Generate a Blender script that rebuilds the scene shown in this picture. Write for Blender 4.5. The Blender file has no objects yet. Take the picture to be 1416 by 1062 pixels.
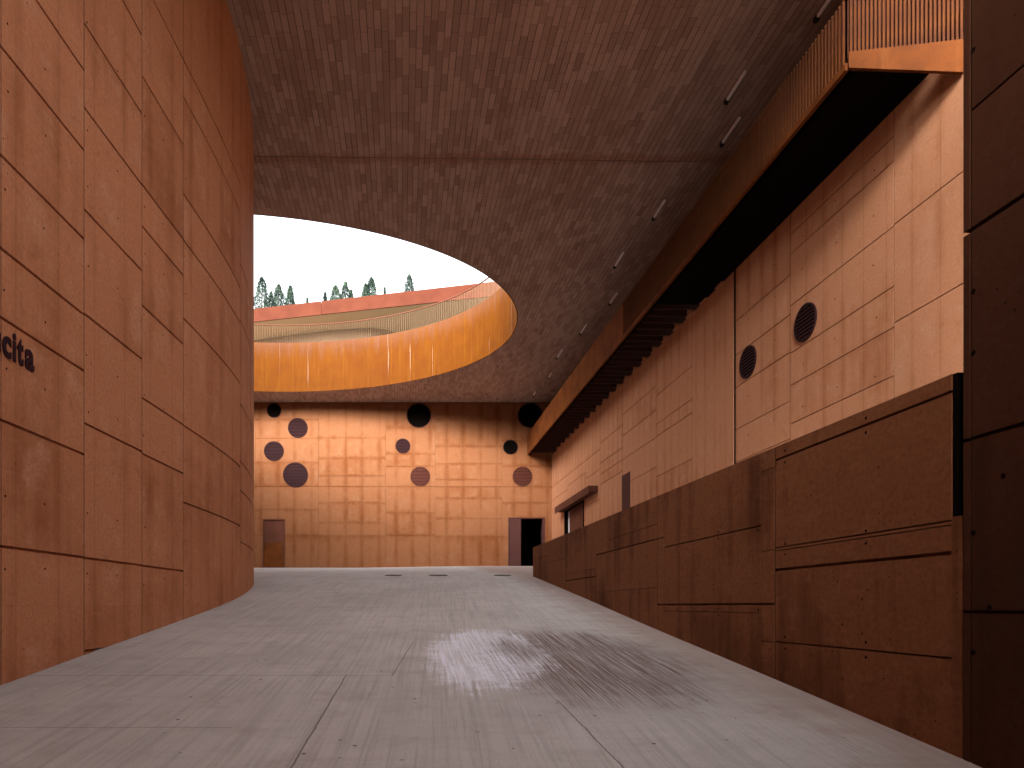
import bpy, bmesh, math, random
from mathutils import Vector, Matrix, noise as mnoise

# ------------------------------------------------------------------ camera / light
S = bpy.context.scene
C = S.collection
F = 944.0; VX = 556.5; VY = 838.0            # focal length and vanishing point of the survey, in photo pixels
cam_d = bpy.data.cameras.new('camera'); cam = bpy.data.objects.new('camera', cam_d); C.objects.link(cam)
cam.location = (0, 0, 0); cam.rotation_euler = (math.radians(90), 0, 0)
cam_d.sensor_width = 36; cam_d.lens = 36 * F / 1416
cam_d.shift_x = (708 - VX) / 1416; cam_d.shift_y = (VY - 531) / 1416
cam_d.clip_start = 0.05; cam_d.clip_end = 1000
S.camera = cam

SUN_EL, SUN_AZ = math.radians(22), math.radians(209)     # azimuth: clockwise from +Y
W = bpy.data.worlds.new('World'); S.world = W; W.use_nodes = True
wn, wl = W.node_tree.nodes, W.node_tree.links
bg = wn['Background']
sky = wn.new('ShaderNodeTexSky'); sky.sky_type = 'NISHITA'; sky.sun_disc = False
sky.sun_elevation = SUN_EL; sky.sun_rotation = SUN_AZ
sky.air_density = 1.0; sky.dust_density = 6.0; sky.ozone_density = 1.0
hs = wn.new('ShaderNodeHueSaturation'); hs.inputs['Saturation'].default_value = 0.12
wl.new(sky.outputs[0], hs.inputs['Color']); wl.new(hs.outputs[0], bg.inputs[0])
bg.inputs[1].default_value = 0.15
sd = bpy.data.lights.new('sun', 'SUN'); sd.energy = 0.5; sd.angle = math.radians(12); sd.color = (1, 0.96, 0.9)
sun = bpy.data.objects.new('sun', sd); C.objects.link(sun)
dirv = Vector((math.sin(SUN_AZ) * math.cos(SUN_EL), math.cos(SUN_AZ) * math.cos(SUN_EL), math.sin(SUN_EL)))
sun.rotation_euler = (-dirv).to_track_quat('-Z', 'Y').to_euler()
S.view_settings.view_transform = 'Standard'; S.view_settings.look = 'None'
S.view_settings.exposure = 2.7; S.view_settings.gamma = 1
S.cycles.max_bounces = 10; S.cycles.diffuse_bounces = 8; S.cycles.glossy_bounces = 3

# ------------------------------------------------------------------ survey helpers
H_CEIL = 11.62; D_END = 38.9; X_SIDE = 8.51; X_PAR = 3.70
HC = (-6.38, 28.57); HA, HB = 11.10, 8.44               # centre and half axes of the oval roof opening
def ell(a, off=0.0):
    """point of the oval at parameter a, moved outwards by off"""
    n = Vector((math.cos(a) / HA, math.sin(a) / HB)).normalized()
    return (HC[0] + HA*math.cos(a) + n.x*off, HC[1] + HB*math.sin(a) + n.y*off)

def lerp_tab(t, x):
    if x <= t[0][0]:
        (a, b), (c, d) = t[0], t[1]
    elif x >= t[-1][0]:
        (a, b), (c, d) = t[-2], t[-1]
    else:
        for i in range(len(t) - 1):
            if t[i][0] <= x <= t[i + 1][0]:
                (a, b), (c, d) = t[i], t[i + 1]; break
    return b + (d - b) * (x - a) / (c - a)

def catmull(t, x):
    n = len(t)
    if x <= t[0][0] or x >= t[-1][0]:
        return lerp_tab(t, x)
    for i in range(n - 1):
        if t[i][0] <= x <= t[i + 1][0]: break
    x0, y0 = t[i]; x1, y1 = t[i + 1]
    m0 = (y1 - t[i - 1][1]) / (x1 - t[i - 1][0]) if i else (y1 - y0) / (x1 - x0)
    m1 = (t[i + 2][1] - y0) / (t[i + 2][0] - x0) if i + 2 < n else (y1 - y0) / (x1 - x0)
    h = x1 - x0; s = (x - x0) / h
    return ((2*s**3-3*s**2+1)*y0 + (s**3-2*s**2+s)*h*m0 + (-2*s**3+3*s**2)*y1 + (s**3-s**2)*h*m1)

FLOOR = [(-30, -5.3), (0, -1.575), (4.52, -1.01), (6.8, -.725), (10.2, -.31), (14, .175), (17, .55), (19.35, .83),
         (22, 1.055), (26, 1.34), (32, 1.745), (38.9, 2.18), (60, 3.5)]
def floor_z(y): return catmull(FLOOR, y)
CURVE = [(-14, -5.47), (0, -4.35), (4, -4.03), (6.5, -3.84), (8, -3.74), (9.8, -3.60), (11, -3.50), (12, -3.42), (13, -3.37), (14, -3.36),
         (15, -3.42), (16, -3.535), (17.3, -3.765), (19, -4.21), (21, -4.95), (24, -6.5), (28, -9.4), (32, -13.4), (36, -18.5)]
def curve_x(y): return catmull(CURVE, y)

# ------------------------------------------------------------------ object helpers
def tag(o, label=None, cat=None, group=None, kind=None):
    if label: o['label'] = label
    if cat: o['category'] = cat
    if group: o['group'] = group
    if kind: o['kind'] = kind
    return o
def thing(name, label, cat, loc=(0, 0, 0), group=None):
    o = bpy.data.objects.new(name, None); C.objects.link(o); o.location = loc
    o.empty_display_size = .2
    return tag(o, label, cat, group)
class MB:
    def __init__(s):
        s.bm = bmesh.new(); s.uv = s.bm.loops.layers.uv.new('UVMap')
        s.col = s.bm.loops.layers.color.new('tint'); s.loc = s.bm.loops.layers.color.new('loc'); s.locv = None
    def face(s, pts, uvs=None, tint=.5, mi=0, smooth=False):
        vs = [s.bm.verts.new(p) for p in pts]
        f = s.bm.faces.new(vs); f.material_index = mi; f.smooth = smooth
        for i, l in enumerate(f.loops):
            if uvs: l[s.uv].uv = uvs[i]
            else:
                n = f.normal; p = pts[i]
            l[s.col] = (tint, tint, tint, 1)
            q = .5 if (s.locv is None or not uvs) else max(0, min(1, (uvs[i][1] - s.locv[0]) / max(.01, s.locv[1] - s.locv[0])))
            l[s.loc] = (q, q, q, 1)
        return f
    def box(s, x0, x1, y0, y1, z0, z1, tint=.5, mi=0, M=None):
        P = [(x0,y0,z0),(x1,y0,z0),(x1,y1,z0),(x0,y1,z0),(x0,y0,z1),(x1,y0,z1),(x1,y1,z1),(x0,y1,z1)]
        for q in ((0,3,2,1),(4,5,6,7),(0,1,5,4),(1,2,6,5),(2,3,7,6),(3,0,4,7)):
            pts = [P[i] for i in q]
            a, b, c = (Vector(pts[0]), Vector(pts[1]), Vector(pts[2]))
            n = (b - a).cross(c - b)
            k = max(range(3), key=lambda i: abs(n[i]))
            uv = [((p[0], p[1]) if k == 2 else (p[1], p[2]) if k == 0 else (p[0], p[2])) for p in pts]
            if M: pts = [tuple(M @ Vector(p)) for p in pts]
            s.face(pts, uv, tint, mi)
    def prism(s, poly, z0, z1, tint=.5, mi=0, top=True, bottom=True):
        n = len(poly); L = 0
        for i in range(n):
            a, b = poly[i], poly[(i + 1) % n]; d = math.dist(a, b)
            s.face([(a[0],a[1],z0),(b[0],b[1],z0),(b[0],b[1],z1),(a[0],a[1],z1)], [(L,z0),(L+d,z0),(L+d,z1),(L,z1)], tint, mi); L += d
        if top: s.face([(p[0],p[1],z1) for p in poly], [p for p in poly], tint, mi)
        if bottom: s.face([(p[0],p[1],z0) for p in poly[::-1]], [p for p in poly[::-1]], tint, mi)
    def cyl(s, c, axis, r, h, n=24, tint=.5, mi=0, r2=None, cap=True):
        """cylinder from c along axis ('x','y','z') by h"""
        r2 = r if r2 is None else r2
        def pt(a, rr, t):
            u, v = rr * math.cos(a), rr * math.sin(a)
            if axis == 'z': return (c[0]+u, c[1]+v, c[2]+t)
            if axis == 'y': return (c[0]+u, c[1]+t, c[2]+v)
            return (c[0]+t, c[1]+u, c[2]+v)
        A = [2*math.pi*i/n for i in range(n)]
        for i in range(n):
            a, b = A[i], A[(i+1) % n]
            s.face([pt(a,r,0),pt(b,r,0),pt(b,r2,h),pt(a,r2,h)], [(0,0),(.1,0),(.1,.1),(0,.1)], tint, mi, True)
        if cap:
            s.face([pt(a,r2,h) for a in A], [(math.cos(a)*r2,math.sin(a)*r2) for a in A], tint, mi)
            s.face([pt(a,r,0) for a in A[::-1]], [(math.cos(a)*r,math.sin(a)*r) for a in A[::-1]], tint, mi)
    def build(s, name, mats, parent=None, bevel=0, recalc=True):
        if recalc: bmesh.ops.recalc_face_normals(s.bm, faces=s.bm.faces)
        me = bpy.data.meshes.new(name); s.bm.to_mesh(me); s.bm.free()
        if not isinstance(mats, (list, tuple)): mats = [mats]
        for m in mats: me.materials.append(m)
        o = bpy.data.objects.new(name, me); C.objects.link(o)
        if parent:
            o.parent = parent
            o.location = -parent.location          # geometry is written in world coordinates
        if bevel:
            b = o.modifiers.new('bevel', 'BEVEL'); b.width = bevel; b.segments = 2; b.limit_method = 'ANGLE'
        return o

# ------------------------------------------------------------------ material helpers
class NT:
    def __init__(s, name):
        s.m = bpy.data.materials.new(name); s.m.use_nodes = True
        s.n = s.m.node_tree.nodes; s.l = s.m.node_tree.links
        s.p = s.n['Principled BSDF']
    def _in(s, node, i, v):
        if v is None: return
        if hasattr(v, 'is_output') or isinstance(v, bpy.types.NodeSocket): s.l.new(v, node.inputs[i])
        else: node.inputs[i].default_value = v
    def math(s, op, a, b=None, c=None, clamp=False):
        n = s.n.new('ShaderNodeMath'); n.operation = op; n.use_clamp = clamp
        s._in(n, 0, a); s._in(n, 1, b); s._in(n, 2, c); return n.outputs[0]
    def uv(s): return s.n.new('ShaderNodeTexCoord').outputs['UV']
    def obj(s): return s.n.new('ShaderNodeTexCoord').outputs['Object']
    def scale(s, v, sc, loc=(0, 0, 0), rot=(0, 0, 0)):
        n = s.n.new('ShaderNodeMapping'); s.l.new(v, n.inputs[0]); n.inputs['Scale'].default_value = sc
        n.inputs['Location'].default_value = loc; n.inputs['Rotation'].default_value = rot; return n.outputs[0]
    def noise(s, v, sc=1, det=4, rough=.55, dist=0):
        n = s.n.new('ShaderNodeTexNoise'); s.l.new(v, n.inputs['Vector']); n.inputs['Scale'].default_value = sc
        n.inputs['Detail'].default_value = det; n.inputs['Roughness'].default_value = rough
        n.inputs['Distortion'].default_value = dist; return n.outputs[0]
    def vor(s, v, sc, rnd=1):
        n = s.n.new('ShaderNodeTexVoronoi'); s.l.new(v, n.inputs['Vector']); n.inputs['Scale'].default_value = sc
        n.inputs['Randomness'].default_value = rnd; return n.outputs['Distance'], n.outputs['Color']
    def white(s, v):
        n = s.n.new('ShaderNodeTexWhiteNoise'); n.noise_dimensions = '3D'; s.l.new(v, n.inputs[0]); return n.outputs[0]
    def sep(s, v):
        n = s.n.new('ShaderNodeSeparateXYZ'); s.l.new(v, n.inputs[0]); return n.outputs
    def comb(s, x, y, z=0.0):
        n = s.n.new('ShaderNodeCombineXYZ'); s._in(n, 0, x); s._in(n, 1, y); s._in(n, 2, z); return n.outputs[0]
    def ss(s, x, a, b, lo=0.0, hi=1.0):
        n = s.n.new('ShaderNodeMapRange'); n.interpolation_type = 'SMOOTHSTEP'
        s._in(n, 0, x); s._in(n, 1, a); s._in(n, 2, b); s._in(n, 3, lo); s._in(n, 4, hi); return n.outputs[0]
    def mix(s, f, a, b, mode='MIX'):
        n = s.n.new('ShaderNodeMix'); n.data_type = 'RGBA'; n.blend_type = mode; n.clamp_factor = True
        s._in(n, 0, f)
        for i, v in ((6, a), (7, b)):
            if isinstance(v, tuple) and len(v) == 3: v = v + (1,)
            s._in(n, i, v)
        return n.outputs[2]
    def attr(s, name):
        n = s.n.new('ShaderNodeVertexColor'); n.layer_name = name; return s.sep(n.outputs[0])[0]
    def bump(s, h, st=.3, dist=.01, prev=None):
        n = s.n.new('ShaderNodeBump'); n.inputs['Strength'].default_value = st; n.inputs['Distance'].default_value = dist
        s.l.new(h, n.inputs['Height'])
        if prev: s.l.new(prev, n.inputs['Normal'])
        return n.outputs[0]
    def out(s, col, rough=.7, spec=.3, normal=None, metal=0):
        s._in(s.p, 'Base Color', col if not (isinstance(col, tuple) and len(col) == 3) else col + (1,))
        s._in(s.p, 'Roughness', rough); s._in(s.p, 'Specular IOR Level', spec); s._in(s.p, 'Metallic', metal)
        if normal: s.l.new(normal, s.p.inputs['Normal'])
        return s.m

def concrete(name, base, stain, pale, cell=(.96, .9), off=(0, 0), quilt=.5, streak=.4, pore=.6, joint=.35, blotch=.6, rows=0.0):
    t = NT(name); uv = t.uv(); u, v, _ = t.sep(uv)
    wob = t.math('MULTIPLY', t.math('SUBTRACT', t.noise(uv, 1.3, 3), .5), .10)
    def edge(c, w, o):
        f = t.math('FRACT', t.math('DIVIDE', t.math('ADD', c, o), w))
        return t.math('MULTIPLY', t.math('ABSOLUTE', t.math('SUBTRACT', f, .5)), 2.0)
    eu = edge(t.math('ADD', u, t.math('MULTIPLY', wob, .5)), cell[0], off[0]); ev = edge(t.math('ADD', v, t.math('MULTIPLY', wob, .5)), cell[1], off[1])
    lo = t.math('MULTIPLY', t.math('ABSOLUTE', t.math('SUBTRACT', t.math('ADD', t.attr('loc'), t.math('MULTIPLY', wob, .6)), .5)), 2.0)
    evr = t.ss(lo, .62, 1.02)
    q = t.math('MAXIMUM', t.ss(eu, .45, 1.0), t.math('MULTIPLY', evr, rows) if rows else t.ss(ev, .5, 1.0))
    blot = t.noise(uv, .45, 4, .6); blot2 = t.noise(t.scale(uv, (1, 1, 1), (5, 7, 0)), 1.7, 5, .65, .4)
    fine = t.noise(uv, 22, 5, .7)
    st = t.noise(t.scale(uv, (2.6, .16, 1)), 1, 5, .65)
    st2 = t.noise(t.scale(uv, (11, .35, 1)), 1, 3, .6)
    cid = t.white(t.comb(t.math('FLOOR', t.math('DIVIDE', t.math('ADD', u, off[0]), cell[0])), t.math('FLOOR', t.math('DIVIDE', t.math('ADD', v, off[1]), cell[1]))))
    tint = t.attr('tint')
    d = t.math('MULTIPLY', t.math('MULTIPLY', q, t.ss(blot2, .3, .7, .5, 1.0)), quilt)
    d = t.math('ADD', d, t.math('MULTIPLY', t.ss(st, .42, .72), streak))
    d = t.math('ADD', d, t.math('MULTIPLY', t.math('SUBTRACT', t.ss(blot, .3, .7), .5), blotch))
    d = t.math('ADD', d, t.math('MULTIPLY', t.math('SUBTRACT', tint, .5), .55))
    d = t.math('ADD', d, t.math('MULTIPLY', t.math('SUBTRACT', cid, .5), .22 * (quilt > 0)))
    d = t.math('ADD', d, t.math('MULTIPLY', t.math('SUBTRACT', st2, .5), .35), clamp=True)
    col = t.mix(d, base, stain)
    p = t.math('MULTIPLY', t.ss(t.math('SUBTRACT', blot2, t.math('MULTIPLY', q, .15)), .48, .74), .75)
    col = t.mix(p, col, pale)
    wisp = t.noise(t.scale(uv, (1.5, 2.6, 1), (2, 9, 0), (0, 0, .5)), 2.2, 6, .7, .9)
    col = t.mix(t.math('MULTIPLY', t.ss(wisp, .5, .72), .30), col, pale)
    col = t.mix(t.math('MULTIPLY', t.ss(t.noise(t.scale(uv, (1, 1, 1), (8, 1, 0)), 3.4, 6, .72, .6), .54, .74), .45), col, stain)
    g = t.math('MULTIPLY', t.ss(fine, .35, .7), .34); col = t.mix(g, col, stain)
    # hairline where two form boards met
    ln = t.math('MULTIPLY', t.math('GREATER_THAN', edge(u, cell[0], off[0]), 1 - .012 / cell[0]), joint)
    lv = t.math('MULTIPLY', t.math('GREATER_THAN', edge(v, cell[1], off[1]), 1 - .008 / cell[1]), joint * .35)
    hair = t.math('MAXIMUM', ln, lv)
    dk = tuple(c * .3 for c in stain)
    col = t.mix(hair, col, dk)
    vd, vc = t.vor(uv, 16); vr = t.sep(vc)[0]
    rad = t.math('MULTIPLY', t.ss(vr, .85 - .35 * pore, 1.0), t.ss(blot2, .35, .65, .05, .19))
    po = t.math('MULTIPLY', t.math('LESS_THAN', vd, rad), pore)
    vd2, vc2 = t.vor(uv, 42)
    po2 = t.math('MULTIPLY', t.math('LESS_THAN', vd2, t.math('MULTIPLY', t.ss(t.sep(vc2)[0], .6, 1.0), t.ss(blot2, .45, .62, .05, .26))), pore * .7)
    po = t.math('MAXIMUM', po, po2)
    col = t.mix(po, col, dk)
    h = t.math('SUBTRACT', t.math('ADD', t.math('MULTIPLY', fine, .3), t.math('MULTIPLY', blot2, .8)), t.math('ADD', po, t.math('MULTIPLY', hair, .8)))
    nrm = t.bump(h, .45, .012)
    return t.out(col, t.ss(fine, .2, .8, .75, .92), .07, nrm)

def corten(name, base, dark, bright, vert=.7, sheet=0.0):
    t = NT(name); uv = t.uv(); u, v, _ = t.sep(uv)
    n1 = t.noise(uv, 1.1, 5, .6); n2 = t.noise(t.scale(uv, (3.2, .22, 1)), 1, 5, .65); n3 = t.noise(uv, 30, 6, .75)
    col = t.mix(t.math('MULTIPLY', t.ss(n1, .35, .7), .55 if sheet else 1.0), base, dark)
    col = t.mix(t.math('MULTIPLY', t.ss(n2, .5, .75), vert), col, bright)
    col = t.mix(t.math('MULTIPLY', t.ss(t.noise(t.scale(uv, (7, .3, 1), (3, 1, 0)), 1, 4, .6), .55, .72), vert * .8), col, dark)
    col = t.mix(t.math('MULTIPLY', t.ss(n3, .35, .8), .35), col, dark)
    if sheet:
        f = t.math('FRACT', t.math('DIVIDE', u, sheet))
        e = t.math('MULTIPLY', t.math('ABSOLUTE', t.math('SUBTRACT', f, .5)), 2)
        sid = t.white(t.comb(t.math('FLOOR', t.math('DIVIDE', u, sheet)), 0.0))
        col = t.mix(t.math('MULTIPLY', sid, .3), col, dark)
        col = t.mix(t.math('MULTIPLY', t.ss(e, .93, 1.0), t.ss(t.noise(t.comb(u, v), 1.4, 3), .4, .6, .1, .55)), col, bright)
        # pale bloom washed from the top edge of the plate
        top = t.ss(t.math('ADD', v, t.math('MULTIPLY', n2, -2.2)), 12.15, 13.6)
        col = t.mix(t.math('MULTIPLY', t.math('MULTIPLY', top, t.ss(n3, .42, .6)), .6), col, (.15, .09, .07))
        wl_ = t.math('MULTIPLY', t.ss(t.noise(t.scale(uv, (9, .18, 1), (9, 4, 0)), 1, 3, .5), .66, .72), t.ss(n3, .35, .55))
        col = t.mix(t.math('MULTIPLY', wl_, .55), col, (.26, .17, .12))
    return t.out(col, t.ss(n3, .2, .8, .65, .9), .06, t.bump(t.math('ADD', n3, n1), .25, .006))

def flat(name, c, rough=.6, metal=0, var=.25, sc=8, spec=.08):
    t = NT(name); o = t.obj(); n = t.noise(o, sc, 4)
    col = t.mix(t.math('MULTIPLY', t.ss(n, .3, .7), var), c, tuple(x * .45 for x in c))
    return t.out(col, rough, spec, t.bump(n, .15, .004), metal)

M = {}
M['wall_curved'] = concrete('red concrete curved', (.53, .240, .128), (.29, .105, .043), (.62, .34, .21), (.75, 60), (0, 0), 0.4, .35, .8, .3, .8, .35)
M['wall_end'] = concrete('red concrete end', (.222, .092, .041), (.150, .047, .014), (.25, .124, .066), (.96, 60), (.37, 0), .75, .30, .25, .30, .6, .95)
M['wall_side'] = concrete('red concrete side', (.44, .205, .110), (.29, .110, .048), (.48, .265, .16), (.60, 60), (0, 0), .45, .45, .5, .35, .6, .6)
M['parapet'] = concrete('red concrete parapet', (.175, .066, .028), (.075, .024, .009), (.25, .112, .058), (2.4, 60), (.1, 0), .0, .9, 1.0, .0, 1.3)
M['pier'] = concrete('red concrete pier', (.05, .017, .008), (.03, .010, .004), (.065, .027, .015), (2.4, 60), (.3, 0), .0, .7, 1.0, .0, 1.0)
M['corten_rim'] = corten('weathered steel rim', (.088, .0255, .0010), (.062, .0145, .0008), (.115, .041, .002), .8, 1.25)
M['corten'] = corten('weathered steel', (.145, .043, .010), (.08, .023, .007), (.20, .068, .019), .7)
M['corten_slat'] = corten('weathered steel slats', (.11, .034, .009), (.055, .018, .010), (.15, .05, .014), .6)
M['corten_brown'] = corten('brown steel sheet', (.115, .042, .026), (.085, .03, .018), (.14, .055, .035), .4)
M['fascia'] = corten('rust concrete fascia', (.085, .023, .012), (.065, .017, .009), (.10, .030, .016), .2)
M['beige'] = flat('beige soffit paint', (.36, .25, .15), .8, 0, .12, .3)
M['beige_dark'] = flat('brown back wall', (.20, .125, .075), .8, 0, .15, .5)
M['slat_pale'] = flat('pale metal slats', (.17, .105, .062), .6, 0, .15)
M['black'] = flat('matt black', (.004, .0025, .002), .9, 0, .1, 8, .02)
M['vent'] = flat('dark louvre steel', (.028, .009, .010), .7, 0, .3)
M['vent_red'] = flat('rust louvre steel', (.075, .022, .014), .7, 0, .3)
M['lamp'] = flat('satin aluminium', (.88, .84, .86), .4, 0, .05, 8, .5)
M['lamp_black'] = flat('black bracket', (.02, .018, .018), .5)
M['letter'] = flat('dark plum letters', (.035, .012, .018), .5)
M['door_brown'] = flat('brown painted door', (.072, .028, .024), .7, 0, .15)
M['joint_dark'] = flat('dark joint strip', (.035, .012, .006), .95, 0, .6, 6)
M['rib'] = flat('dark rib steel', (.05, .022, .016), .8, 0, .2)
M['iron'] = flat('dark cast iron', (.06, .055, .05), .6, .4)
M['white'] = flat('pale blind', (.7, .7, .72), .6, 0, .1)
M['pebble'] = flat('pale pebble', (.55, .53, .5), .8)
M['roof_top'] = flat('roof gravel', (.3, .28, .25), .9)
M['bark'] = flat('cypress bark', (.10, .07, .05), .9)

# tiled soffit
def soffit_mat():
    t = NT('terracotta strip soffit'); uv = t.uv(); u, v, _ = t.sep(uv)
    w = .142
    cu = t.math('DIVIDE', u, w); ci = t.math('FLOOR', cu); fu = t.math('FRACT', cu)
    r1 = t.white(t.comb(ci, 3.0)); r2 = t.white(t.comb(ci, 17.0))
    ln = t.math('ADD', .42, t.math('MULTIPLY', r2, .16))
    cv = t.math('ADD', t.math('DIVIDE', v, ln), t.math('MULTIPLY', r1, 7.0)); vi = t.math('FLOOR', cv); fv = t.math('FRACT', cv)
    rt = t.white(t.comb(ci, vi, 5.0)); rt2 = t.white(t.comb(ci, vi, 9.0))
    col = t.mix(t.ss(rt, 0.0, 1.0), (.465, .33, .265), (.345, .235, .185))
    col = t.mix(t.math('MULTIPLY', t.math('GREATER_THAN', rt2, .92), .35), col, (.46, .31, .25))
    col = t.mix(t.math('MULTIPLY', t.math('LESS_THAN', rt2, .05), .35), col, (.19, .105, .075))
    n = t.noise(t.scale(uv, (1, .35, 1)), .7, 4, .6)
    col = t.mix(t.math('MULTIPLY', t.ss(n, .45, .75), .5), col, (.22, .12, .09))
    fn = t.noise(uv, 18, 4, .7); col = t.mix(t.math('MULTIPLY', t.ss(fn, .35, .8), .3), col, (.19, .105, .08))
    # rust seepage beside the expansion joint
    dj = t.math('ABSOLUTE', t.math('SUBTRACT', v, 17.75))
    rs = t.math('MULTIPLY', t.ss(t.math('ADD', dj, t.math('MULTIPLY', t.noise(t.scale(uv, (3, 3, 1)), 1, 4, .7), -.7)), -.32, -.05, 1.0, 0.0), .5)
    col = t.mix(rs, col, (.24, .09, .045))
    eu = t.math('MINIMUM', fu, t.math('SUBTRACT', 1.0, fu)); ev = t.math('MINIMUM', fv, t.math('SUBTRACT', 1.0, fv))
    j = t.math('MAXIMUM', t.ss(eu, .025, .07, 1.0, 0.0), t.ss(ev, .008, .022, .5, 0.0))
    jj = t.math('MULTIPLY', j, t.ss(rt2, 0.0, 1.0, .35, .9))
    col = t.mix(jj, col, (.035, .014, .010))
    h = t.math('SUBTRACT', t.math('MULTIPLY', rt, .5), j)
    return t.out(col, t.ss(rt, 0, 1, .7, .9), .12, t.bump(h, .5, .008))
M['soffit'] = soffit_mat()

def floor_mat():
    t = NT('brushed grey concrete'); uv = t.uv(); u, v, _ = t.sep(uv)
    # brush strokes fan gently with the slope: skew u by v
    us = t.math('ADD', u, t.math('MULTIPLY', v, -.055))
    b1 = t.noise(t.comb(t.math('MULTIPLY', us, 26.0), t.math('MULTIPLY', v, .5)), 1, 4, .7)
    b2 = t.noise(t.comb(t.math('MULTIPLY', us, 7.0), t.math('MULTIPLY', v, .28)), 1, 4, .65)
    b3 = t.noise(t.comb(t.math('MULTIPLY', us, .8), t.math('MULTIPLY', v, 7.0)), 1, 4, .65)
    bl = t.noise(uv, .5, 5, .6, .3); bl2 = t.noise(uv, 2.2, 5, .65)
    fine = t.noise(uv, 60, 4, .8)
    col = t.mix(t.ss(bl, .3, .7), (.55, .53, .52), (.46, .44, .43))
    # broad clean area and tinted band by the wall foot
    col = t.mix(t.math('MULTIPLY', t.ss(b2, .40, .74), .24), col, (.29, .265, .26))
    col = t.mix(t.math('MULTIPLY', t.ss(b1, .45, .7), .42), col, (.26, .235, .23))
    col = t.mix(t.math('MULTIPLY', t.ss(b1, .32, .44, 1.0, 0.0), .16), col, (.56, .55, .55))
    col = t.mix(t.math('MULTIPLY', t.ss(b3, .5, .75), .28), col, (.33, .305, .30))
    col = t.mix(t.math('MULTIPLY', t.ss(bl2, .48, .72), .4), col, (.33, .28, .26))
    col = t.mix(t.math('MULTIPLY', t.ss(fine, .45, .7), .4), col, (.25, .225, .215))
    pd, pc = t.vor(uv, 9)
    col = t.mix(t.math('MULTIPLY', t.math('LESS_THAN', pd, t.math('MULTIPLY', t.ss(t.sep(pc)[0], .9, 1.0), .14)), .8), col, (.05, .045, .04))
    # rusty wash along the foot of the parapet
    w = t.math('SUBTRACT', 3.7, u)
    col = t.mix(t.math('MULTIPLY', t.ss(t.math('ADD', w, t.math('MULTIPLY', bl2, -1.1)), -.5, .55, 1.0, 0.0), .5), col, (.27, .165, .135))
    # the scrubbed patch: pale lime bloom on its left, red-brown film on its right
    def blob(cx, cy, rx, ry, rot=0.0, nz=.5, a=.75, b=1.15):
        dx = t.math('SUBTRACT', u, cx); dy = t.math('SUBTRACT', v, cy)
        c_, s_ = math.cos(rot), math.sin(rot)
        ex = t.math('DIVIDE', t.math('ADD', t.math('MULTIPLY', dx, c_), t.math('MULTIPLY', dy, s_)), rx)
        ey = t.math('DIVIDE', t.math('SUBTRACT', t.math('MULTIPLY', dy, c_), t.math('MULTIPLY', dx, s_)), ry)
        r = t.math('SQRT', t.math('ADD', t.math('MULTIPLY', ex, ex), t.math('MULTIPLY', ey, ey)))
        r = t.math('ADD', r, t.math('MULTIPLY', t.math('SUBTRACT', t.noise(uv, 2.6, 5, .7), .5), nz))
        r = t.math('ADD', r, t.math('MULTIPLY', t.math('SUBTRACT', b1, .5), .8))
        return t.ss(r, a, b, 1.0, 0.0)
    comb = t.noise(t.comb(t.math('MULTIPLY', u, 46.0), t.math('MULTIPLY', v, .6)), 1, 6, .8)
    brown = blob(BROWN[0], BROWN[1], BROWN[2], BROWN[3], BROWN[4], .5, .6, 1.2)
    col = t.mix(t.math('MULTIPLY', brown, t.ss(comb, .4, .56, .2, .9)), col, (.130, .080, .072))
    col = t.mix(t.math('MULTIPLY', t.math('MULTIPLY', brown, t.ss(comb, .42, .47, 1.0, 0.0)), .75), col, (.42, .38, .39))
    pale = blob(PALE[0], PALE[1], PALE[2], PALE[3], PALE[4], .9, .75, 1.08)
    hole = blob(PALE[0] + .42, PALE[1] + .25, PALE[2] * .5, PALE[3] * .55, 0, .7, .3, 1.1)
    hatch = t.noise(t.comb(t.math('MULTIPLY', u, 6.0), t.math('MULTIPLY', v, 42.0)), 1, 4, .7)
    pale = t.math('MULTIPLY', pale, t.ss(hatch, .36, .6, .55, 1.0))
    pf = t.math('MULTIPLY', t.math('MULTIPLY', pale, t.math('SUBTRACT', 1.0, t.math('MULTIPLY', hole, .75))), t.ss(comb, .42, .56, 1.0, .45))
    col = t.mix(pf, col, (.84, .87, 1.0))
    # cracks and saw cuts
    def seg(fx, half, y0, y1, strength):
        d = t.math('ABSOLUTE', t.math('SUBTRACT', u, t.math('ADD', fx, t.math('MULTIPLY', t.math('SUBTRACT', t.noise(t.comb(0.0, v), 2.4, 6, .7), .5), .05))))
        m = t.ss(d, half * .4, half * 1.6, 1.0, 0.0)
        m = t.math('MULTIPLY', m, t.math('MULTIPLY', t.math('GREATER_THAN', v, y0), t.math('LESS_THAN', v, y1)))
        return t.math('MULTIPLY', m, strength)
    ck = t.math('MAXIMUM', seg(t.math('ADD', -.94, t.math('MULTIPLY', v, .053)), .006, 0, 7.0, .75), seg(t.math('ADD', -.95, t.math('MULTIPLY', v, .122)), .006, 6.95, 8.9, .6))
    ck = t.math('MAXIMUM', ck, seg(t.math('ADD', 1.54, t.math('MULTIPLY', v, -.03)), .006, 0, 6.0, .7))
    def cut(y, x0, x1, strength):
        d = t.math('ABSOLUTE', t.math('SUBTRACT', v, t.math('ADD', y, t.math('MULTIPLY', t.math('SUBTRACT', t.noise(t.comb(u, 0.0), 2.4, 4, .7), .5), .05))))
        m = t.ss(d, .003, .012, 1.0, 0.0)
        m = t.math('MULTIPLY', m, t.math('MULTIPLY', t.math('GREATER_THAN', u, x0), t.math('LESS_THAN', u, x1)))
        return t.math('MULTIPLY', m, strength)
    ck = t.math('MAXIMUM', ck, cut(6.95, -6, -.1, .45)); ck = t.math('MAXIMUM', ck, cut(5.2, -6, -1.3, .4))
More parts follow.
